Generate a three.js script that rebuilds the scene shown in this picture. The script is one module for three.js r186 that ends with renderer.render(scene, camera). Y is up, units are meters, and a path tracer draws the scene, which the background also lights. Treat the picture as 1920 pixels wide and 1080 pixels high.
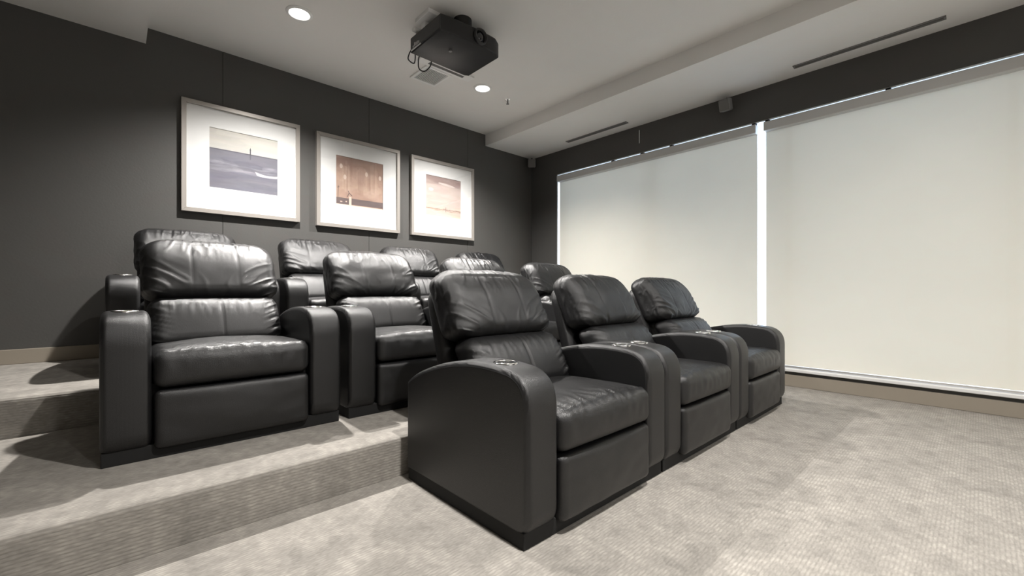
import * as THREE from 'three';
import { RoundedBoxGeometry } from 'three/addons/geometries/RoundedBoxGeometry.js';
import { mergeGeometries, mergeVertices, toCreasedNormals } from 'three/addons/utils/BufferGeometryUtils.js';
import { ImprovedNoise } from 'three/addons/math/ImprovedNoise.js';
import { Brush, Evaluator, SUBTRACTION } from 'three-bvh-csg';

// ---------------------------------------------------------------- camera, sky, exposure
const scene = new THREE.Scene();
const F = 807, YAW = THREE.MathUtils.degToRad(47.3);
const camera = new THREE.PerspectiveCamera(THREE.MathUtils.radToDeg(2 * Math.atan(540 / F)), 1920 / 1080, 0.05, 60);
camera.position.set(0, 0.9, 0);
camera.lookAt(Math.cos(YAW), 0.9, -Math.sin(YAW));
camera.setViewOffset(1920, 1080, 0, -5.5, 1920, 1080);
const renderer = new THREE.WebGLRenderer({ antialias: true });
renderer.toneMapping = THREE.LinearToneMapping;
renderer.toneMappingExposure = 1.44;
renderer.shadowMap.enabled = true;
scene.background = new THREE.Color().setRGB(2.3, 2.9, 3.7);      // bright blue daylight behind the blinds
const LAMP = 40, LAMP_FRONT = 24.5;                                  // candela of the downlights over the risers and over the front carpet
const LAMP_COLOR = new THREE.Color().setRGB(1.0, 0.965, 0.925);

// ---------------------------------------------------------------- room dimensions (metres)
const CEIL = 3.07, BULK = 2.915, XW = 4.7, XL = -1.9, ZB = -4.647, ZF = 4.3;
const T1 = 0.187, T2 = 0.38, Z1 = -1.91, Z2 = -3.19;

// ---------------------------------------------------------------- helpers
let seed = 7;
const rnd = () => { seed |= 0; seed = seed + 0x6D2B79F5 | 0; let t = Math.imul(seed ^ seed >>> 15, 1 | seed); t = t + Math.imul(t ^ t >>> 7, 61 | t) ^ t; return ((t ^ t >>> 14) >>> 0) / 4294967296; };
const perlin = new ImprovedNoise();
const noise = (x, y, z = 0.37) => perlin.noise(x, y, z);
const fbm = (x, y, z = 0.37, o = 4) => { let s = 0, a = 0.5; for (let i = 0; i < o; i++) { s += a * noise(x, y, z + i * 7.1); x *= 2.03; y *= 2.03; a *= 0.5; } return s; };
const sm = (a, b, x) => { const t = Math.min(1, Math.max(0, (x - a) / (b - a))); return t * t * (3 - 2 * t); };
const taken = {};
function numbered(name) { const n = taken[name] = (taken[name] ?? -1) + 1; return n ? name + '_' + String(n).padStart(3, '0') : name; }
function mesh(name, geometry, material, parent) {
  const m = new THREE.Mesh(geometry, material);
  m.name = name; m.castShadow = m.receiveShadow = true;
  parent.add(m);
  return m;
}
function tag(o, label, category, group) { o.userData.label = label; o.userData.category = category; if (group) o.userData.group = group; return o; }
function thing(name, label, category, [x, y, z] = [0, 0, 0], group) {
  const g = new THREE.Group(); g.name = numbered(name); g.position.set(x, y, z); scene.add(g);
  return tag(g, label, category, group);
}
function struct(name, geometry, material, label, category) {
  const m = mesh(name, geometry, material, scene);
  m.userData = { kind: 'structure', label, category };
  return m;
}
// box from two corners, uv in metres on every face
function bx(x0, x1, y0, y1, z0, z1) {
  const w = x1 - x0, h = y1 - y0, d = z1 - z0;
  const g = new THREE.BoxGeometry(w, h, d);
  g.translate((x0 + x1) / 2, (y0 + y1) / 2, (z0 + z1) / 2);
  return metricUV(g);
}
function rbx(x0, x1, y0, y1, z0, z1, r = 0.005, s = 3) {
  const g = new RoundedBoxGeometry(x1 - x0, y1 - y0, z1 - z0, s, r);
  g.translate((x0 + x1) / 2, (y0 + y1) / 2, (z0 + z1) / 2);
  return metricUV(g);
}
function metricUV(g) {
  if (!g.index) {                                                  // whole triangles share one projection
    const p = g.attributes.position, uv = new Float32Array(p.count * 2), q = [0, 1, 2].map(() => new THREE.Vector3()), n = new THREE.Vector3(), e = new THREE.Vector3();
    for (let i = 0; i + 2 < p.count; i += 3) {
      q.forEach((v, k) => v.fromBufferAttribute(p, i + k));
      n.subVectors(q[1], q[0]).cross(e.subVectors(q[2], q[0]));
      const ax = Math.abs(n.x), ay = Math.abs(n.y), az = Math.abs(n.z);
      q.forEach((v, k) => { const j = 2 * (i + k); if (ay >= ax && ay >= az) { uv[j] = v.x; uv[j + 1] = v.z; } else if (az >= ax) { uv[j] = v.x; uv[j + 1] = v.y; } else { uv[j] = v.z; uv[j + 1] = v.y; } });
    }
    g.setAttribute('uv', new THREE.BufferAttribute(uv, 2));
    return g;
  }
  const p = g.attributes.position, n = g.attributes.normal, uv = new Float32Array(p.count * 2);
  for (let i = 0; i < p.count; i++) {
    const ax = Math.abs(n.getX(i)), ay = Math.abs(n.getY(i)), az = Math.abs(n.getZ(i));
    const x = p.getX(i), y = p.getY(i), z = p.getZ(i);
    if (ay >= ax && ay >= az) { uv[2 * i] = x; uv[2 * i + 1] = z; }
    else if (az >= ax) { uv[2 * i] = x; uv[2 * i + 1] = y; }
    else { uv[2 * i] = z; uv[2 * i + 1] = y; }
  }
  g.setAttribute('uv', new THREE.BufferAttribute(uv, 2));
  return g;
}
function cyl(r0, r1, h, seg = 24) { return new THREE.CylinderGeometry(r0, r1, h, seg); }
function tube(pts, r, seg = 40, closed = false) { return new THREE.TubeGeometry(new THREE.CatmullRomCurve3(pts.map(p => new THREE.Vector3(...p)), closed, 'centripetal'), seg, r, 8, closed); }

// ---------------------------------------------------------------- textures
function dataTex(n, size, fn, srgb) {
  const d = new Uint8Array(n * n * 4);
  for (let j = 0; j < n; j++) for (let i = 0; i < n; i++) {
    const c = fn(i / n, j / n), k = (j * n + i) * 4;
    const [r, g, b] = Array.isArray(c) ? c : [c, c, c];
    d[k] = Math.max(0, Math.min(255, r * 255)); d[k + 1] = Math.max(0, Math.min(255, g * 255)); d[k + 2] = Math.max(0, Math.min(255, b * 255)); d[k + 3] = 255;
  }
  const t = new THREE.DataTexture(d, n, n);
  t.wrapS = t.wrapT = THREE.RepeatWrapping; t.magFilter = THREE.LinearFilter; t.minFilter = THREE.LinearMipmapLinearFilter; t.generateMipmaps = true;
  t.repeat.set(1 / size, 1 / size);
  if (srgb) t.colorSpace = THREE.SRGBColorSpace;
  t.needsUpdate = true;
  return t;
}
// noise that repeats over the unit square: blend of four shifted copies
function tile(fn) {
  return (u, v) => {
    const a = fn(u, v), b = fn(u - 1, v), c = fn(u, v - 1), d = fn(u - 1, v - 1);
    const m = Math.sqrt((u * u + (1 - u) * (1 - u)) * (v * v + (1 - v) * (1 - v)));
    return (a * (1 - u) * (1 - v) + b * u * (1 - v) + c * (1 - u) * v + d * u * v) / m;
  };
}
// leather grain: cells of pebbled hide, 12 cm tile
const cells = []; for (let i = 0; i < 44 * 44; i++) cells.push([0.15 + 0.7 * rnd(), 0.15 + 0.7 * rnd()]);
function worley(u, v, N = 44) {
  const x = u * N, y = v * N, xi = Math.floor(x), yi = Math.floor(y); let d1 = 9, d2 = 9;
  for (let a = -1; a <= 1; a++) for (let b = -1; b <= 1; b++) {
    const c = cells[((yi + b + N) % N) * N + (xi + a + N) % N];
    const dx = xi + a + c[0] - x, dy = yi + b + c[1] - y, d = Math.sqrt(dx * dx + dy * dy);
    if (d < d1) { d2 = d1; d1 = d; } else if (d < d2) d2 = d;
  }
  return d2 - d1;
}
const leatherBump = dataTex(512, 0.12, (u, v) => Math.min(1, worley(u, v) * 1.5));
// ribbed loop carpet: ribs run along u (x); broken into dashes; mottled yarn
const RIBS = 72, carpetSize = 0.9;
const mott = tile((u, v) => fbm(u * 9, v * 9, 5.5, 4)), blot = tile((u, v) => noise(u * 13, v * 17, 9.1)), yarn = tile((u, v) => noise(u * 60, v * 180, 1.7));
const dashPhase = []; for (let i = 0; i < RIBS; i++) dashPhase.push(rnd());
function rib(u, v) {
  const q = v * RIBS, k = Math.floor(q) % RIBS, f = q - Math.floor(q);
  const ridge = Math.sin(Math.PI * f);
  const s = u * 16 + 0.62 * dashPhase[k], dash = 0.5 + 0.5 * Math.sin(2 * Math.PI * s);
  return { ridge, dash };
}
const carpetMap = dataTex(1024, carpetSize, (u, v) => {
  const { ridge, dash } = rib(u, v);
  let L = 0.56 + (0.062 + 0.1 * mott(u, v)) * ridge * (0.35 + 0.65 * dash) + 0.05 * mott(u, v) + 0.05 * yarn(u, v);
  L -= 0.028 * sm(0.12, 0.34, blot(u, v));
  return [L * 1.0, L * 0.97, L * 0.925];
}, true);
const carpetBump = dataTex(1024, carpetSize, (u, v) => { const { ridge, dash } = rib(u, v); return 0.15 + 0.6 * ridge * (0.45 + 0.55 * dash) + 0.25 * yarn(u, v); });
const plasterBump = dataTex(512, 0.6, tile((u, v) => 0.5 + 0.5 * fbm(u * 40, v * 40, 3.3, 3)));
const plasterTone = tile((u, v) => fbm(u * 4, v * 4, 8.3, 4));
const ceilMap = dataTex(256, 3.2, (u, v) => { const L = 0.93 + 0.025 * plasterTone(u, v); return [L, L * 0.993, L * 0.98]; }, true);
const wallMap = dataTex(256, 2.4, (u, v) => { const L = 0.32 + 0.012 * plasterTone(u, v); return [L, L * 0.985, L * 0.96]; }, true);
const fabricMap = dataTex(512, 1.9, (u, v) => { const L = 0.91 + 0.022 * mott(u, v); return [L, L * 0.963, L * 0.885]; }, true);
const fabricBump = dataTex(256, 0.05, (u, v) => 0.5 + 0.25 * Math.sin(u * 2 * Math.PI * 32) + 0.25 * Math.sin(v * 2 * Math.PI * 32));

// ---------------------------------------------------------------- materials
const std = (o) => new THREE.MeshStandardMaterial(o);
const lin = (r, g, b) => new THREE.Color().setRGB(r, g, b);
const M = {
  leather: new THREE.MeshPhysicalMaterial({ color: lin(0.0065, 0.0065, 0.007), ior: 1.62, roughness: 0.37, bumpMap: leatherBump, bumpScale: 0.0004 }),
  piping: std({ color: lin(0.02, 0.02, 0.021), roughness: 0.45 }),
  plinth: std({ color: lin(0.008, 0.008, 0.008), roughness: 0.8 }),
  chrome: std({ color: lin(0.8, 0.8, 0.8), roughness: 0.14, metalness: 1 }),
  carpet: std({ map: carpetMap, bumpMap: carpetBump, bumpScale: 0.0012, roughness: 0.95 }),
  wall: std({ map: wallMap, roughness: 0.62, bumpMap: plasterBump, bumpScale: 0.0006 }),
  ceiling: std({ map: ceilMap, roughness: 0.9, bumpMap: plasterBump, bumpScale: 0.0006 }),
  base: std({ color: lin(0.33, 0.29, 0.235), roughness: 0.8 }),
  white: std({ color: lin(0.86, 0.86, 0.85), roughness: 0.45 }),
  fascia: std({ color: lin(0.62, 0.62, 0.61), roughness: 0.45 }),
  fabric: new THREE.MeshPhysicalMaterial({ map: fabricMap, bumpMap: fabricBump, bumpScale: 0.0002, roughness: 0.95, transmission: 0.1, thickness: 0, side: THREE.DoubleSide }),
  alu: std({ color: lin(0.75, 0.75, 0.76), roughness: 0.3, metalness: 0.8 }),
  frame: std({ color: lin(0.42, 0.39, 0.36), roughness: 0.38, metalness: 0.35 }),
  mat: std({ color: lin(0.82, 0.82, 0.81), roughness: 0.85 }),
  darkBack: std({ color: lin(0.02, 0.02, 0.02), roughness: 0.8 }),
  glass: new THREE.MeshPhysicalMaterial({ color: 0xffffff, roughness: 0.0, transmission: 1, thickness: 0, ior: 1.45 }),
  projector: std({ color: lin(0.014, 0.014, 0.015), roughness: 0.42 }),
  projectorSide: std({ color: lin(0.035, 0.035, 0.036), roughness: 0.5 }),
  lens: new THREE.MeshPhysicalMaterial({ color: lin(0.01, 0.01, 0.014), roughness: 0.08, clearcoat: 1 }),
  black: std({ color: lin(0.012, 0.012, 0.012), roughness: 0.5 }),
  grey: std({ color: lin(0.22, 0.22, 0.22), roughness: 0.5 }),
  slot: std({ color: lin(0.16, 0.155, 0.15), roughness: 0.7 }),
  print: std({ color: lin(0.6, 0.6, 0.6), roughness: 0.5 }),
  lamp: std({ color: lin(0.9, 0.9, 0.9), emissive: LAMP_COLOR, emissiveIntensity: 6, roughness: 0.5 }),
};

// ---------------------------------------------------------------- room shell
struct('floor', bx(XL - 0.2, XW + 0.2, -0.15, 0, ZB - 0.2, ZF + 0.2), M.carpet, 'beige ribbed loop carpet on the lowest level', 'floor');
// carpeted risers with softly rounded nosing, profile in (z, y) swept along x
function riser(name, zFront, y0, top, zBack, label) {
  const s = new THREE.Shape(), r = 0.022;
  s.moveTo(zFront, y0); s.lineTo(zFront, top - r); s.absarc(zFront - r, top - r, r, 0, Math.PI / 2, false); s.lineTo(zBack, top); s.lineTo(zBack, y0); s.closePath();
  const x1 = 4.45, g = new THREE.ExtrudeGeometry(s, { depth: x1 - XL, bevelEnabled: false, curveSegments: 8 });
  g.rotateY(-Math.PI / 2); g.translate(x1, 0, 0);                  // (z, y, depth) -> (x, y, z)
  const p = g.attributes.position;
  return struct(name, metricUV(toCreasedNormals(g, 0.5)), M.carpet, label, 'riser');
}
riser('seating_riser', Z1, 0, T1, ZB, 'lower carpeted riser step carrying the second row of recliners');
riser('seating_riser_001', Z2, T1, T2, ZB, 'upper carpeted riser step carrying the row below the pictures');

// back wall: backing plus wide panels with fine joints
const wb = struct('wall_back', bx(XL - 0.2, XW + 0.2, 0, CEIL + 0.2, ZB - 0.2, ZB - 0.012), M.darkBack, 'charcoal back wall behind the three framed pictures', 'wall');
{
  const xs = [XL, -0.66, 0.72, 2.101, 3.48, XW];
  for (let i = 0; i < 5; i++) mesh('panel', rbx(xs[i] + 0.0015, xs[i + 1] - 0.0015, 0, CEIL, ZB - 0.012, ZB, 0.002, 2), M.wall, wb);
}
struct('wall_left', bx(XL - 0.2, XL, 0, CEIL + 0.2, ZB, ZF), M.wall, 'charcoal side wall along the aisle', 'wall');
struct('wall_front', bx(XL - 0.2, XW + 0.2, 0, CEIL + 0.2, ZF, ZF + 0.2), M.wall, 'charcoal front wall facing the recliners', 'wall');
const OPEN = { z0: -4.135, z1: 1.62, y0: 0.14, y1: 2.585 };
struct('wall_window', mergeGeometries([
  bx(XW, XW + 0.2, 0, OPEN.y0, ZB, ZF), bx(XW, XW + 0.2, OPEN.y1, CEIL + 0.2, ZB, ZF),
  bx(XW, XW + 0.2, OPEN.y0, OPEN.y1, ZB, OPEN.z0), bx(XW, XW + 0.2, OPEN.y0, OPEN.y1, OPEN.z1, ZF)]), M.wall, 'charcoal wall around the wide blinded window', 'wall');
struct('ceiling', bx(XL - 0.2, XW + 0.2, CEIL, CEIL + 0.2, ZB - 0.2, ZF + 0.2), M.ceiling, 'off-white painted ceiling', 'ceiling');
struct('ceiling_bulkhead', bx(3.784, XW, BULK, CEIL, ZB, ZF), M.ceiling, 'off-white dropped ceiling bulkhead along the window wall', 'bulkhead');
struct('ceiling_bulkhead_001', bx(XL, 0.188, 2.935, CEIL, ZB, ZF), M.ceiling, 'off-white dropped ceiling bulkhead over the aisle steps', 'bulkhead');
struct('baseboard_back', rbx(XL, 4.45, T2, T2 + 0.105, ZB, ZB + 0.014, 0.004, 2), M.base, 'beige baseboard at the foot of the picture wall', 'baseboard');
struct('baseboard_window', rbx(XW - 0.014, XW, 0, 0.11, Z1, ZF, 0.004, 2), M.base, 'beige baseboard below the window blinds', 'baseboard');
struct('trim_1', rbx(XW - 0.006, XW, 2.70, 2.86, -2.806, -2.798, 0.002, 2), M.white, 'short thin white strip on the wall above the window', 'trim');

// window: reveal, frame, panes, sill
{
  const w = new THREE.Group(); w.name = 'window_1'; w.userData = { kind: 'structure', label: 'wide window with bright daylight behind two roller blinds', category: 'window' }; scene.add(w);
  const t = 0.012, { z0, z1, y0, y1 } = OPEN;
  mesh('reveal', mergeGeometries([bx(XW + 0.004, XW + 0.2, y1 - t, y1, z0, z1), bx(XW + 0.004, XW + 0.2, y0, y1 - t, z0, z0 + t), bx(XW + 0.004, XW + 0.2, y0, y1 - t, z1 - t, z1)]), M.white, w);
  const sill = rbx(XW - 0.035, XW + 0.2, 0.14, 0.168, z0 + t, z1 - t, 0.006);
  mesh('window_sill', sill, M.white, w);
  const n = 4, step = (z1 - z0 - 2 * t) / n;
  for (let i = 0; i <= n; i++) { const z = z0 + t + i * step; mesh('mullion', bx(XW + 0.13, XW + 0.18, 0.168, y1 - t, Math.max(z - 0.02, z0 + t), Math.min(z + 0.02, z1 - t)), M.alu, w); }
  for (let i = 0; i < n; i++) { const z = z0 + t + i * step; mesh('pane', bx(XW + 0.152, XW + 0.156, 0.168, y1 - t, z + 0.02, z + step - 0.02), M.glass, w); }
}
// roller blinds
function blind(z0, z1, brackets, label) {
  const g = thing('roller_blind', label, 'blind', [XW, 0.178, (z0 + z1) / 2], 'roller blinds over the window');
  const y0 = 0.178, L = z1 - z0;
  const sub = (geo) => geo.translate(-XW, -y0, -(z0 + z1) / 2);
  mesh('fascia', sub(rbx(XW - 0.05, XW + 0.045, 2.462, 2.548, z0, z1, 0.006)), M.fascia, g);
  const cloth = new THREE.PlaneGeometry(L - 0.006, 2.462 + 0.03 - 0.192, 90, 60);
  const p = cloth.attributes.position;
  for (let i = 0; i < p.count; i++) {
    const a = p.getX(i), b = p.getY(i), low = sm(0.4, -1.15, b);
    let d = 0.006 * noise(a * 0.9 + z0, b * 0.35, 4.4) + 0.003 * noise(a * 2.3 + z0, b * 1.4, 1.4);
    d += 0.010 * low * noise(a * 1.3 + b * 0.9 + z0 * 3, b * 1.5, 7.7);
    d += 0.0025 * Math.exp(-Math.pow((b - 0.86 - 0.05 * a) / 0.012, 2)) * sm(0.8, 0.2, Math.abs(a + 0.1));
    p.setZ(i, d);
  }
  cloth.rotateY(-Math.PI / 2);                                    // faces the room (-x)
  cloth.computeVertexNormals();
  const front = cloth.clone().translate(XW + 0.018, (2.492 + 0.192) / 2, (z0 + z1) / 2);
  mesh('blind_fabric', sub(front), M.fabric, g);
  mesh('hem_bar', sub(rbx(XW + 0.008, XW + 0.03, 0.1695, 0.191, z0 + 0.002, z1 - 0.002, 0.005)), M.alu, g);
  for (const z of brackets) mesh('bracket', sub(bx(XW - 0.02, XW + 0.03, 2.546, 2.573, z - 0.016, z + 0.016)), M.darkBack, g);
  return g;
}
blind(-4.098, -1.494, [-3.179, -2.761, -2.388, -1.52], 'off-white roller blind over the window between picture wall and bright slit');
blind(-1.424, 1.6, [-1.40, -0.505, 0.6], 'off-white roller blind over the window half beyond the bright slit');

// ---------------------------------------------------------------- recliners
const W = 0.958, ARM = 0.164, SEATW = W - 2 * ARM, TILT = THREE.MathUtils.degToRad(17);
// soft box: rounded, then pushed about by fn(p, u, v, w)
function cushion(w, h, d, r, [sx, sy, sz], fn) {
  let g = new THREE.BoxGeometry(w, h, d, sx, sy, sz);
  g.deleteAttribute('uv'); g.deleteAttribute('normal');
  g = mergeVertices(g, 1e-5);
  const p = g.attributes.position, v = new THREE.Vector3(), q = new THREE.Vector3();
  for (let i = 0; i < p.count; i++) {
    v.fromBufferAttribute(p, i);
    q.set(THREE.MathUtils.clamp(v.x, -w / 2 + r, w / 2 - r), THREE.MathUtils.clamp(v.y, -h / 2 + r, h / 2 - r), THREE.MathUtils.clamp(v.z, -d / 2 + r, d / 2 - r));
    const e = v.clone().sub(q), m = e.length();
    if (m > 1e-6) { e.multiplyScalar(r / m); v.copy(q).add(e); }
    fn(v, 2 * v.x / w, 2 * v.y / h, 2 * v.z / d);
    p.setXYZ(i, v.x, v.y, v.z);
  }
  const uv = new Float32Array(p.count * 2);
  for (let i = 0; i < p.count; i++) { uv[2 * i] = p.getX(i) + p.getZ(i); uv[2 * i + 1] = p.getY(i) + 0.5 * p.getZ(i); }
  g.setAttribute('uv', new THREE.BufferAttribute(uv, 2));
  g.computeVertexNormals();
  return g;
}
const ridge = (n) => { const a = 1 - Math.abs(n) * 2.6; return a > 0 ? a * a : 0; };
const groove = (x, c, wd) => Math.exp(-Math.pow((x - c) / wd, 2));
const lean = (g, s, zn) => { g.translate(0, s, zn); g.rotateX(-TILT); g.translate(0, 0.405, -0.14); return g; };

function makePillow(k) {                                          // headrest: plump, gathered at the top and lower corners
  const w = 0.655, h = 0.392, d = 0.2, rc = 0.10;
  return lean(cushion(w, h, d, 0.072, [88, 60, 22], (p, u, v, t) => {
    const kk = Math.min(1, Math.max(0, (p.y - (h / 2 - rc)) / rc)), lim = w / 2 - rc + rc * Math.sqrt(1 - kk * kk * 0.96);
    p.x *= lim / (w / 2);
    const kb = Math.min(1, Math.max(0, (-p.y - (h / 2 - 0.05)) / 0.05)); p.x *= 1 - 0.10 * kb * kb;
    const cr = (1 - u * u) * (1 - v * v);
    if (t > -0.2) {
      const f = sm(-0.2, 0.6, t);
      let b = 0.024 * Math.pow(Math.max(0, cr), 0.6) + 0.004 * groove(v, -0.45, 0.45) * (1 - u * u);
      b -= 0.0045 * (groove(u, -0.34, 0.022) + groove(u, 0.34, 0.022)) * (0.4 + 0.6 * sm(-0.3, 0.7, v));
      b += 0.0072 * ridge(noise(u * 8 + k * 3.1, v * 1.5, k)) * sm(0.05, 0.85, v) * (1 - Math.pow(Math.abs(u), 6));
      b += 0.0115 * ridge(noise((v - 0.85 * Math.abs(u)) * 3.6 + k, u * 1.2, 3 + k)) * sm(0.25, 0.95, Math.abs(u)) * sm(0.45, -0.6, v);
      b += 0.0045 * ridge(noise((v * 0.5 - 1.0 * Math.abs(u)) * 4.5 + k, v * 1.3, 8 + k)) * sm(-0.1, -0.85, v);
      b += 0.006 * noise(u * 2.2 + k, v * 2.0, 5.2 + k);
      p.z += b * f - 0.052 * Math.pow(sm(0.0, 1.15, v), 1.3) * f;
      if (Math.abs(u) > 0.8) p.x += Math.sign(u) * 0.004 * ridge(noise(t * 1.5 + k, v * 2.6 - t * 1.6, 2 + k)) * sm(0.8, 1, Math.abs(u));
    }
    const gs = groove(t, 0.42, 0.07) * 0.0035; if (Math.abs(u) > 0.8) p.x -= Math.sign(u) * gs * sm(0.8, 0.97, Math.abs(u)); if (v > 0.8) p.y -= gs * sm(0.8, 0.97, v);
    p.z -= 0.034 * v;
    if (v > 0.7) p.y += 0.003 * ridge(noise(u * 8 + k, t * 2, 9 + k)) * sm(0.7, 1, v) + 0.008 * (1 - u * u);
    if (v > 0.8) p.y -= 0.006 * (groove(u, -0.34, 0.02) + groove(u, 0.34, 0.02));
  }), 0.468, -0.078);
}
function makeLumbar(k) {
  const w = SEATW - 0.012, h = 0.30, d = 0.17;
  return lean(cushion(w, h, d, 0.07, [70, 40, 16], (p, u, v, t) => {
    if (t > 0) {
      const f = sm(0, 0.7, t);
      let b = 0.028 * Math.pow(Math.max(0, (1 - u * u) * (1 - v * v)), 0.55);
      b -= 0.006 * groove(u, 0.02, 0.016);
      b += 0.004 * ridge(noise(u * 8 + k, v * 1.2 + u, 4 + k)) * sm(-0.2, 0.9, v);
      b += 0.010 * ridge(noise((v - 0.9 * Math.abs(u)) * 5 + k, u, 6 + k)) * sm(0.6, 1, Math.abs(u));
      p.z += b * f;
    }
    p.z -= 0.03 * v + 0.02 * Math.pow(sm(0.0, 1.1, v), 1.5);
  }), 0.132, 0.022);
}
function makeSeat(k) {
  const w = SEATW - 0.006, h = 0.155, d = 0.60;
  return cushion(w, h, d, 0.042, [64, 18, 60], (p, u, v, t) => {
    if (v > 0) { p.y += sm(0, 0.8, v) * (0.022 * (1 - u * u) * (1 - Math.pow(Math.max(0, t), 6)) + 0.004 * noise(u * 2.4 + k, t * 2.4, 1 + k) + 0.003 * ridge(noise(u * 6 + k, t * 2.5, 2.2)) * sm(0.2, 0.8, t) - 0.003 * groove(t, 0.84, 0.012)); p.y -= 0.012 * sm(0.2, -1, t); }
    if (t > 0.8) p.z += sm(0.8, 1, t) * (0.014 * (1 - u * u) * (1 - v * v) + 0.004 * noise(u * 7 + k, v * 1.2, 4.4 + k) * sm(-1, 0.4, v));
  }).translate(0, 0.375, 0.135);
}
function makeFootrest(k) {
  const w = SEATW - 0.012, h = 0.248, d = 0.075;
  return cushion(w, h, d, 0.026, [50, 26, 8], (p, u, v, t) => {
    if (t > 0) p.z += sm(0, 0.8, t) * (0.012 * (1 - u * u) * (1 - v * v) + 0.003 * noise(u * 3 + k, v * 2, 3 + k));
  }).translate(0, 0.167, 0.393);
}
const shellGeo = lean(cushion(0.62, 0.80, 0.11, 0.045, [20, 26, 8], (p, u, v) => {
  const kk = Math.min(1, Math.max(0, (p.y - 0.3) / 0.1)); p.x *= 1 - 0.12 * kk * kk;
}), 0.20, -0.185);
// arm: side profile swept across its width
function armProfile(o) {
  const s = new THREE.Shape(), zf = 0.42 - o, zb = -0.415 + o, yb = 0.045 + o;
  s.moveTo(zb, yb);
  s.lineTo(zf - 0.045, yb);
  s.quadraticCurveTo(zf, yb, zf, yb + 0.055);
  s.lineTo(zf, 0.50 - o);
  s.bezierCurveTo(zf, 0.575 - o, zf - 0.035, 0.615 - o, zf - 0.115, 0.618 - o);
  s.bezierCurveTo(0.16, 0.632 - o, 0.02, 0.622 - o, -0.12, 0.585 - o);
  s.bezierCurveTo(-0.24, 0.552 - o, -0.34, 0.515 - o, zb, 0.475 - o);
  s.closePath();
  return s;
}
const CUPZ = 0.215, CUPY = 0.622;
const armGeo = (() => {
  const b = 0.024;
  const g = new THREE.ExtrudeGeometry(armProfile(b), { depth: ARM - 2 * b - 0.004, bevelEnabled: true, bevelThickness: b, bevelSize: b, bevelSegments: 5, curveSegments: 18 });
  g.rotateY(-Math.PI / 2); g.translate((ARM - 2 * b - 0.004) / 2, 0, 0);
  const body = new Brush(g), hole = new Brush(cyl(0.04, 0.04, 0.14, 32).translate(0, CUPY, CUPZ));
  body.updateMatrixWorld(); hole.updateMatrixWorld();
  const ev = new Evaluator(); ev.useGroups = false;
  const r = ev.evaluate(body, hole, SUBTRACTION).geometry;
  const out = new THREE.BufferGeometry();
  const src = r.index ? r.toNonIndexed() : r;
  out.setAttribute('position', src.attributes.position.clone());
  const n = src.drawRange && isFinite(src.drawRange.count) ? src.drawRange.count : out.attributes.position.count;
  if (n < out.attributes.position.count) out.setAttribute('position', new THREE.BufferAttribute(out.attributes.position.array.slice(0, n * 3), 3));
  out.computeVertexNormals();
  return metricUV(toCreasedNormals(out, 0.7));
})();
const armPiping = (() => {
  const pts = armProfile(0.021).getSpacedPoints(120).filter(p => p.y > 0.09 && p.x > -0.38);
  const parts = [];
  for (const s of [-1, 1]) parts.push(tube(pts.map(p => [s * (ARM / 2 - 0.0052), p.y, p.x]), 0.0032, 140));
  return mergeGeometries(parts);
})();
const cupGeo = new THREE.LatheGeometry([[0.0, -0.066], [0.036, -0.066], [0.0385, -0.06], [0.0385, 0.001], [0.041, 0.0045], [0.046, 0.0045], [0.049, 0.002], [0.0495, -0.006]].map(p => new THREE.Vector2(...p)), 36).translate(0, CUPY, CUPZ);
const plinthGeo = rbx(-W / 2 + 0.006, W / 2 - 0.006, 0, 0.06, -0.40, 0.395, 0.004, 2);
const bodyGeo = bx(-SEATW / 2, SEATW / 2, 0.05, 0.31, -0.38, 0.35);
const pillowPiping = lean(tube((() => { const a = []; const w = 0.30, h = 0.185; for (let i = 0; i <= 40; i++) { const t = -1 + i / 20; const x = t * w; a.push([x, h - 0.075 + 0.078 * Math.pow(1 - Math.pow(Math.abs(t), 5), 0.5), 0.056 - 0.02 * Math.pow(1 - Math.abs(t), 1)]); } return a; })(), 0.003, 80), 0.468, -0.045);

function makeRecliner(k) {
  const g = new THREE.Group();
  mesh('plinth', plinthGeo, M.plinth, g);
  mesh('seat_base', bodyGeo, M.plinth, g);
  for (const s of [-1, 1]) {
    const a = mesh('armrest', armGeo, M.leather, g); a.position.x = s * (W / 2 - ARM / 2);
    mesh('piping', armPiping, M.piping, a);
    const c = mesh('cup_holder', cupGeo, M.chrome, a); c.userData.label = 'chrome cup holder ring';
  }
  mesh('back_shell', shellGeo, M.leather, g);
  mesh('seat', makeSeat(k), M.leather, g);
  mesh('footrest', makeFootrest(k), M.leather, g);
  mesh('lumbar_cushion', makeLumbar(k), M.leather, g);
  mesh('headrest', makePillow(k), M.leather, g);
  return g;
}
const protos = [makeRecliner(0.3), makeRecliner(4.7), makeRecliner(9.2)];
let chairCount = 0;
function placeChair(x, y, z, label, group, turn = 0) {
  const c = protos[chairCount++ % 3].clone();
  c.name = numbered('recliner'); c.position.set(x, y, z); c.rotation.y = turn;
  scene.add(c);
  return tag(c, label, 'recliner', group);
}
const R1 = ['black leather recliner at the aisle end of the front row, outer side panel showing', 'black leather recliner in the middle of the front row on the carpet', 'black leather recliner at the window end of the front row'];
R1.forEach((l, i) => placeChair(1.03 + W / 2 + i * 0.962, 0, -1.457, l, 'front row recliners'));
const ORD = ['at the aisle end', 'second from the aisle', 'third from the aisle', 'at the window end'];
ORD.forEach((o, i) => placeChair(-0.048 + W / 2 + i * 0.998, T1, -2.772, 'black leather recliner on the lower riser, ' + o + ' of the middle row', 'middle row recliners'));
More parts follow.
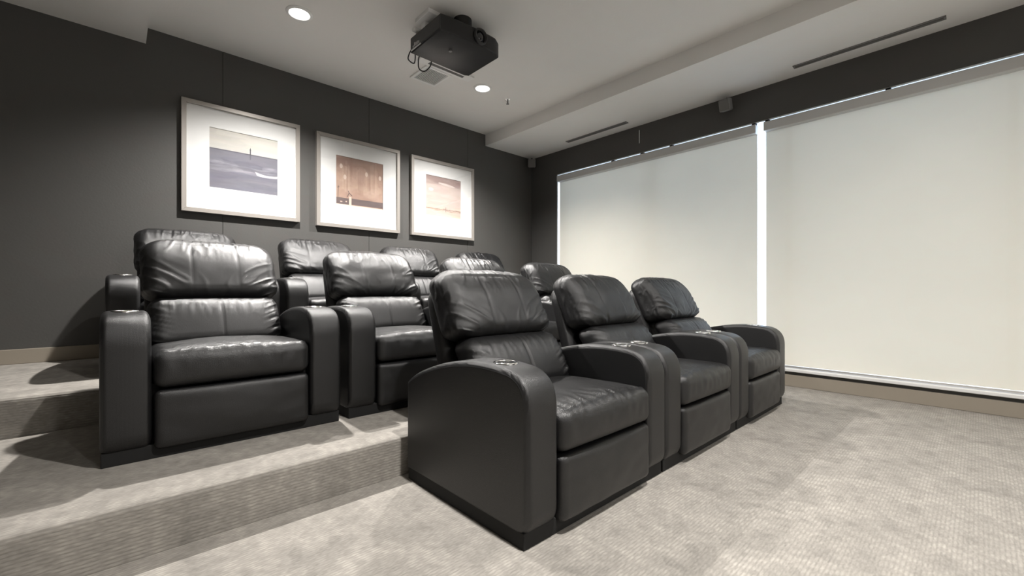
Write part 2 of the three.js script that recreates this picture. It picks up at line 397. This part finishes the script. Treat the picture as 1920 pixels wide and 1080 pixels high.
ORD.forEach((o, i) => placeChair(-0.045 + W / 2 + i * 0.998, T2, -3.955, 'black leather recliner on the upper riser under the pictures, ' + o, 'back row recliners'));

// ---------------------------------------------------------------- framed pictures
function canvas(w, h, draw) {
  const c = document.createElement('canvas'); c.width = w; c.height = h;
  draw(c.getContext('2d'), w, h);
  const t = new THREE.CanvasTexture(c); t.colorSpace = THREE.SRGBColorSpace; t.magFilter = THREE.LinearFilter;
  return t;
}
function washes(g, w, h, n, cols, y0, y1, aMax, sx, sy) {
  for (let i = 0; i < n; i++) {
    g.globalAlpha = aMax * (0.3 + 0.7 * rnd()); g.fillStyle = cols[Math.floor(rnd() * cols.length)];
    g.beginPath(); g.ellipse(rnd() * w, y0 + rnd() * (y1 - y0), sx * (0.3 + rnd()), sy * (0.3 + rnd()), (rnd() - 0.5) * 0.2, 0, 7); g.fill();
  }
  g.globalAlpha = 1;
}
const art1 = canvas(512, 512, (g, w, h) => {
  g.fillStyle = '#c9c6c0'; g.fillRect(0, 0, w, h);
  washes(g, w, h, 60, ['#d8d5cc', '#b9b7b4', '#cfcabc'], 0, 180, 0.25, 150, 26);
  g.fillStyle = '#77767f'; g.fillRect(0, 178, w, h);
  washes(g, w, h, 140, ['#6b6a75', '#85848d', '#5f5e6b', '#7a7985'], 190, h, 0.3, 140, 22);
  washes(g, w, h, 26, ['#b4b2b8', '#a7a6ad'], 270, 350, 0.28, 70, 14);
  g.fillStyle = '#55545f'; g.globalAlpha = 0.8; g.fillRect(0, 174, w, 9); g.globalAlpha = 1;
  g.fillStyle = '#4d4c55'; g.fillRect(292, 138, 8, 42); g.beginPath(); g.moveTo(290, 140); g.lineTo(296, 118); g.lineTo(302, 140); g.fill();
  g.globalAlpha = 0.5; g.fillRect(292, 182, 8, 40); g.globalAlpha = 1;
  g.fillStyle = '#c2c0c6'; g.beginPath(); g.moveTo(330, 318); g.quadraticCurveTo(420, 352, 505, 330); g.lineTo(500, 352); g.quadraticCurveTo(400, 366, 345, 350); g.fill();
});
const art2 = canvas(512, 512, (g, w, h) => {
  g.fillStyle = '#a98b7c'; g.fillRect(0, 0, w, h);
  washes(g, w, h, 110, ['#93766a', '#9d8073', '#8c7066'], 0, 190, 0.28, 110, 40);
  washes(g, w, h, 120, ['#c3a795', '#b79a88', '#cdb5a4', '#a5887a'], 150, 430, 0.25, 90, 60);
  for (let i = 0; i < 26; i++) { g.globalAlpha = 0.16; g.fillStyle = rnd() < 0.5 ? '#d7c3b5' : '#8a6d62'; g.fillRect(rnd() * w, rnd() * 160, 8 + rnd() * 26, 140 + rnd() * 220); }
  g.globalAlpha = 0.75; g.fillStyle = '#e2d2c5'; for (const [x, y] of [[98, 215], [322, 150], [470, 165], [60, 110]]) { g.beginPath(); g.ellipse(x, y, 15, 24, 0, 0, 7); g.fill(); }
  g.globalAlpha = 1;
  g.fillStyle = '#6d5f5e'; g.fillRect(0, 428, 138, 66); g.fillRect(166, 424, 346, 62);
  washes(g, w, h, 26, ['#5f5353', '#7a6a68'], 430, 482, 0.3, 60, 14);
  g.fillStyle = '#dcc9bb'; g.fillRect(0, 492, w, 20); g.fillRect(140, 408, 24, 90);
  g.strokeStyle = '#5d4f4d'; g.lineWidth = 7; g.beginPath(); g.moveTo(122, 416); g.lineTo(140, 372); g.lineTo(172, 398); g.moveTo(140, 372); g.lineTo(132, 350); g.stroke();
  g.lineWidth = 5; g.beginPath(); g.moveTo(28, 428); g.lineTo(32, 310); g.moveTo(22, 330); g.lineTo(42, 322); g.stroke();
  g.fillStyle = '#cdb8ab'; g.fillRect(50, 462, 22, 10); g.fillRect(104, 456, 14, 12);
});
const art3 = canvas(512, 512, (g, w, h) => {
  g.fillStyle = '#c0b0a9'; g.fillRect(0, 0, w, h);
  washes(g, w, h, 90, ['#9a8581', '#a89590', '#8f7b78'], 0, 110, 0.32, 150, 24);
  washes(g, w, h, 90, ['#cdbfb9', '#b8a7a2', '#c7b7ae'], 110, 360, 0.28, 130, 36);
  washes(g, w, h, 60, ['#ddcdc0', '#d3bfae', '#c9b3a2'], 380, 512, 0.35, 120, 20);
  g.globalAlpha = 0.8; g.fillStyle = '#d8cdc8'; g.beginPath(); g.ellipse(80, 180, 34, 20, 0, 0, 7); g.fill(); g.beginPath(); g.ellipse(300, 96, 120, 14, 0.1, 0, 7); g.fill();
  g.fillStyle = '#9c8478'; for (let i = 0; i < 60; i++) { g.globalAlpha = 0.35; g.fillRect(rnd() * w, 396 + rnd() * 34, 20 + rnd() * 60, 4 + rnd() * 5); }
  g.globalAlpha = 0.8; g.fillStyle = '#7a645a'; g.fillRect(0, 410, w, 4); g.fillRect(282, 378, 7, 62);
  for (let i = 0; i < 22; i++) g.fillRect(rnd() * w, 398 + rnd() * 10, 3, 14);
  g.globalAlpha = 1;
});
function picture(x0, x1, y0, y1, art, aw, ah, dy, label) {
  const cx = (x0 + x1) / 2, w = x1 - x0, h = y1 - y0, g = thing('framed_picture', label, 'picture', [cx, y0, ZB], 'framed pictures on the back wall');
  const f = 0.036, dep = 0.045;
  mesh('backing', bx(-w / 2 + 0.01, w / 2 - 0.01, 0.01, h - 0.01, 0, 0.014), M.darkBack, g);
  // four mitred frame rails
  const rail = (L) => { const s = new THREE.Shape(); s.moveTo(-L / 2, 0); s.lineTo(L / 2, 0); s.lineTo(L / 2 - f, f); s.lineTo(-L / 2 + f, f); s.closePath(); return new THREE.ExtrudeGeometry(s, { depth: dep - 0.006, bevelEnabled: true, bevelThickness: 0.003, bevelSize: 0.0015, bevelOffset: -0.0015, bevelSegments: 2 }).translate(0, 0, 0.003); };
  const add = (L, rot, x, y) => mesh('frame_rail', metricUV(rail(L).rotateZ(rot).translate(x, y, 0)), M.frame, g);
  add(w, 0, 0, 0); add(w, Math.PI, 0, h); add(h, -Math.PI / 2, -w / 2, h / 2); add(h, Math.PI / 2, w / 2, h / 2);
  const iw = w / 2 - f + 0.004, ih0 = f - 0.004, ih1 = h - f + 0.004, ay = h / 2 + dy;
  const s = new THREE.Shape(); s.moveTo(-iw, ih0); s.lineTo(iw, ih0); s.lineTo(iw, ih1); s.lineTo(-iw, ih1); s.closePath();
  const hole = new THREE.Path(); hole.moveTo(-aw / 2, ay - ah / 2); hole.lineTo(-aw / 2, ay + ah / 2); hole.lineTo(aw / 2, ay + ah / 2); hole.lineTo(aw / 2, ay - ah / 2); hole.closePath(); s.holes.push(hole);
  mesh('mount_board', metricUV(new THREE.ExtrudeGeometry(s, { depth: 0.004, bevelEnabled: false }).translate(0, 0, 0.022)), M.mat, g);
  const pr = mesh('art_print', new THREE.PlaneGeometry(aw + 0.02, ah + 0.02).translate(0, ay, 0.0205), std({ map: art, roughness: 0.8 }), g);
  pr.userData.label = 'painted print in the mount opening';
  mesh('glazing', bx(-iw + 0.002, iw - 0.002, ih0 + 0.002, ih1 - 0.002, 0.0310, 0.0330), M.glass, g);
}
picture(0.416, 1.362, 1.588, 2.558, art1, 0.547, 0.532, 0.018, 'square framed print of a grey sea with a distant lighthouse');
picture(1.522, 2.46, 1.575, 2.545, art2, 0.53, 0.525, 0.024, 'square framed brown print with a dark shoreline, hung between two others');
picture(2.612, 3.556, 1.575, 2.538, art3, 0.525, 0.50, 0.036, 'square framed pale pink and beige print beside the window wall');

// projection screen on the front wall, facing the recliners
{
  const g = thing('projection_screen', 'white projection screen in a black frame on the front wall', 'screen', [1.95, 0.75, ZF]);
  mesh('screen_surface', bx(-1.6, 1.6, 0.06, 1.86, -0.03, -0.02), M.white, g);
  mesh('screen_frame', mergeGeometries([rbx(-1.66, 1.66, 0, 0.06, -0.04, 0, 0.006, 2), rbx(-1.66, 1.66, 1.86, 1.92, -0.04, 0, 0.006, 2), rbx(-1.66, -1.6, 0.06, 1.86, -0.04, 0, 0.006, 2), rbx(1.6, 1.66, 0.06, 1.86, -0.04, 0, 0.006, 2)]), M.black, g);
}

// ---------------------------------------------------------------- ceiling fittings
function downlight(x, z, power, cone, label) {
  const g = thing('downlight', label, 'ceiling light', [x, CEIL, z], 'recessed ceiling downlights');
  mesh('trim_ring', new THREE.LatheGeometry([[0.072, -0.001], [0.074, -0.010], [0.080, -0.012], [0.096, -0.006], [0.098, 0]].map(p => new THREE.Vector2(...p)), 40), M.white, g);
  mesh('lamp_lens', cyl(0.073, 0.073, 0.006, 40).translate(0, -0.004, 0), M.lamp, g);
  const s = new THREE.SpotLight(LAMP_COLOR, power, 0, THREE.MathUtils.degToRad(cone), 1, 2);
  s.name = 'lamp_light'; s.position.set(0, -0.014, 0); s.target.position.set(0, -2, 0); s.castShadow = true; s.shadow.radius = 1.6;
  s.shadow.mapSize.set(1024, 1024);
  g.add(s); g.add(s.target); s.target.name = 'lamp_target';
}
downlight(1.06, -3.598, LAMP, 67, 'glowing recessed downlight in the ceiling above the sea picture');
downlight(2.89, -3.595, LAMP, 67, 'glowing recessed downlight in the ceiling beside the projector and sprinkler');
downlight(1.08, -0.38, LAMP_FRONT, 78, 'glowing recessed downlight over the carpet near the aisle');
downlight(2.89, -0.38, LAMP_FRONT * 0.34, 78, 'glowing recessed downlight over the carpet before the window');
downlight(1.08, 2.84, LAMP_FRONT * 1.2, 78, 'glowing recessed downlight before the front wall near the aisle');
downlight(2.89, 2.84, LAMP_FRONT * 0.6, 78, 'glowing recessed downlight before the front wall on the window side');

// projector hung from the ceiling
{
  const x0 = 1.79, x1 = 2.37, z0 = -3.17, z1 = -2.70, yb = 2.855, ht = 0.13, cx = (x0 + x1) / 2, cz = (z0 + z1) / 2, w = x1 - x0, d = z1 - z0;
  const g = thing('projector', 'black video projector hanging from the ceiling on a round mount', 'projector', [cx, yb, cz]);
  const s = new THREE.Shape(), a = w / 2 - 0.01, b = d / 2 - 0.01, c = 0.055;
  s.moveTo(-a, b); s.lineTo(-a, -b + 0.03); s.quadraticCurveTo(0, -b - 0.015, a - c, -b); s.lineTo(a, -b + c * 0.6); s.lineTo(a, b - 0.02); s.lineTo(a - 0.03, b); s.closePath();   // y of shape = -z
  const body = new THREE.ExtrudeGeometry(s, { depth: ht - 0.03, bevelEnabled: true, bevelThickness: 0.015, bevelSize: 0.01, bevelSegments: 3, curveSegments: 16 });
  body.rotateX(-Math.PI / 2); body.translate(0, 0.015, 0);
  mesh('housing', metricUV(toCreasedNormals(body, 0.6)), M.projector, g);
  mesh('side_panel', rbx(-w / 2 - 0.008, -w / 2 + 0.004, 0.012, ht - 0.015, -d / 2 + 0.02, d / 2 - 0.03, 0.004, 2), M.projectorSide, g);
  const strip = mesh('side_label', rbx(-w / 2 - 0.011, -w / 2 - 0.004, 0.006, 0.016, -d / 2 + 0.02, -d / 2 + 0.17, 0.002, 2), M.print, g);
  strip.userData.label = 'pale strip along the lower side edge';
  for (let i = 0; i < 5; i++) mesh('side_mark', bx(-w / 2 - 0.0095, -w / 2 - 0.0075, 0.024, 0.038 + 0.012 * (i % 2) + 0.006 * (i % 3), -d / 2 + 0.05 + i * 0.022, -d / 2 + 0.061 + i * 0.022), M.print, g);
  const ring = new THREE.LatheGeometry([[0.046, 0], [0.062, 0.0], [0.064, 0.02], [0.058, 0.034], [0.05, 0.034], [0.046, 0.012]].map(p => new THREE.Vector2(...p)), 40).rotateX(Math.PI / 2).translate(0.06, 0.07, d / 2 - 0.006);
  const lr = mesh('lens_ring', ring, M.projectorSide, g);
  mesh('lens', new THREE.SphereGeometry(0.058, 32, 12, 0, Math.PI * 2, 0, 0.95).rotateX(Math.PI / 2).translate(0.06, 0.07, d / 2 - 0.035), M.lens, lr);
  mesh('mount_pole', cyl(0.072, 0.072, CEIL - yb - ht, 40).translate(-0.03, ht + (CEIL - yb - ht) / 2, 0.13), M.black, g);
  const br = mesh('mount_bracket', mergeGeometries([rbx(-0.31, -0.12, ht + 0.015, ht + 0.04, -0.18, -0.13, 0.006, 2), rbx(-0.28, -0.2, ht - 0.005, ht + 0.085, -0.09, -0.03, 0.006, 2), rbx(-0.32, -0.16, ht + 0.05, ht + 0.085, -0.11, 0.09, 0.006, 2)]), M.white, g);
  br.userData.label = 'white metal mounting bracket';
  mesh('foot', cyl(0.012, 0.014, 0.016, 18).translate(-0.08, -0.006, 0.03), M.grey, g);
  const X = -w / 2, Zb = -d / 2;
  mesh('cable', tube([[X + 0.02, 0.06, Zb - 0.004], [X + 0.0, 0.0, Zb - 0.03], [X - 0.01, -0.045, Zb - 0.02], [X + 0.05, -0.05, Zb - 0.035], [X + 0.06, 0.0, Zb - 0.03], [X + 0.04, 0.05, Zb - 0.006]], 0.005, 60), M.black, g);
  mesh('cable', tube([[X + 0.09, 0.05, Zb - 0.004], [X + 0.09, -0.02, Zb - 0.03], [X + 0.11, -0.07, Zb - 0.05], [X + 0.17, -0.065, Zb - 0.06], [X + 0.21, -0.01, Zb - 0.03], [X + 0.2, 0.05, Zb - 0.004]], 0.0055, 60), M.black, g);
}
// square air grille
{
  const x0 = 2.195, x1 = 2.485, z0 = -3.9, z1 = -3.585, g = thing('ceiling_vent', 'square white slatted air grille in the ceiling behind the projector', 'vent', [(x0 + x1) / 2, CEIL, (z0 + z1) / 2]);
  const w = x1 - x0, d = z1 - z0, f = 0.026;
  mesh('backing', bx(-w / 2 + 0.01, w / 2 - 0.01, -0.003, -0.001, -d / 2 + 0.01, d / 2 - 0.01), M.darkBack, g);
  mesh('vent_frame', mergeGeometries([rbx(-w / 2, w / 2, -0.014, 0, -d / 2, -d / 2 + f, 0.003, 2), rbx(-w / 2, w / 2, -0.014, 0, d / 2 - f, d / 2, 0.003, 2), rbx(-w / 2, -w / 2 + f, -0.014, 0, -d / 2 + f, d / 2 - f, 0.003, 2), rbx(w / 2 - f, w / 2, -0.014, 0, -d / 2 + f, d / 2 - f, 0.003, 2)]), M.white, g);
  for (let i = 0; i < 13; i++) { const x = -w / 2 + f + (i + 0.5) * (w - 2 * f) / 13; mesh('slat', bx(-0.003, 0.003, -0.011, -0.002, -d / 2 + f, d / 2 - f).rotateZ(0.5).translate(x, 0, 0), M.white, g); }
}
function linear(name, x, z0, z1, y, wd, fm, label, category, group) {
  const L = z1 - z0, g = thing(name, label, category, [x, y, (z0 + z1) / 2], group);
  mesh('vent_frame', mergeGeometries([rbx(-wd / 2, -wd / 2 + 0.012, -0.008, 0, -L / 2, L / 2, 0.002, 2), rbx(wd / 2 - 0.012, wd / 2, -0.008, 0, -L / 2, L / 2, 0.002, 2), rbx(-wd / 2, wd / 2, -0.008, 0, -L / 2, -L / 2 + 0.012, 0.002, 2), rbx(-wd / 2, wd / 2, -0.008, 0, L / 2 - 0.012, L / 2, 0.002, 2)]), fm, g);
  mesh('backing', bx(-wd / 2 + 0.01, wd / 2 - 0.01, -0.003, -0.0005, -L / 2 + 0.01, L / 2 - 0.01), M.slot, g);
  mesh('slat', bx(-0.004, 0.004, -0.007, -0.002, -L / 2 + 0.01, L / 2 - 0.01), M.slot, g);
  return g;
}
linear('slot_diffuser', 4.49, -3.77, -2.84, BULK, 0.062, M.grey, 'grey linear slot diffuser in the bulkhead near the picture wall', 'vent', 'slot diffusers in the bulkhead');
linear('slot_diffuser', 4.49, -1.13, -0.16, BULK, 0.062, M.grey, 'grey linear slot diffuser in the bulkhead beyond the wall speaker', 'vent', 'slot diffusers in the bulkhead');
{
  const g = thing('access_panel', 'white rectangular ceiling panel with a slot, between projector and air grille', 'ceiling panel', [2.38, CEIL, -3.52]);
  mesh('plate', rbx(-0.30, 0.30, -0.016, 0, -0.055, 0.055, 0.004, 2), M.white, g);
  mesh('slot', bx(-0.20, 0.20, -0.0175, -0.015, -0.018, 0.018), M.slot, g);
}
{
  const g = thing('sprinkler_head', 'small metal sprinkler head in the ceiling beyond the downlight', 'sprinkler', [3.277, CEIL, -3.623]);
  mesh('escutcheon', new THREE.LatheGeometry([[0.004, -0.014], [0.014, -0.012], [0.03, -0.004], [0.032, 0]].map(p => new THREE.Vector2(...p)), 28), M.chrome, g);
  mesh('body', cyl(0.007, 0.009, 0.03, 16).translate(0, -0.022, 0), M.grey, g);
  mesh('deflector', cyl(0.017, 0.017, 0.003, 20).translate(0, -0.05, 0), M.grey, g);
  mesh('yoke', mergeGeometries([cyl(0.0025, 0.0025, 0.02, 8).translate(0.009, -0.04, 0), cyl(0.0025, 0.0025, 0.02, 8).translate(-0.009, -0.04, 0)]), M.grey, g);
}
function speaker(x, y, z, turn, label) {
  const g = thing('wall_speaker', label, 'speaker', [x, y, z], 'small wall speakers');
  g.rotation.y = turn;
  mesh('bracket', mergeGeometries([cyl(0.022, 0.022, 0.02, 20).rotateX(Math.PI / 2).translate(0, 0.045, -0.075), cyl(0.011, 0.011, 0.06, 14).rotateX(Math.PI / 2).translate(0, 0.045, -0.05)]), M.black, g);
  const b = mesh('cabinet', rbx(-0.055, 0.055, -0.085, 0.035, -0.03, 0.06, 0.016, 4).rotateX(0.3), M.grey, g);
  mesh('speaker_grille', rbx(-0.047, 0.047, -0.077, 0.027, 0.057, 0.064, 0.003, 2).rotateX(0.3), M.slot, b);
}
speaker(XW - 0.085, 2.835, -1.76, -Math.PI / 2, 'small grey speaker bracketed to the wall above the window slit');
speaker(XW - 0.12, 2.835, ZB + 0.12, -Math.PI / 4, 'small grey speaker bracketed high in the room corner beside the window');

renderer.render(scene, camera);
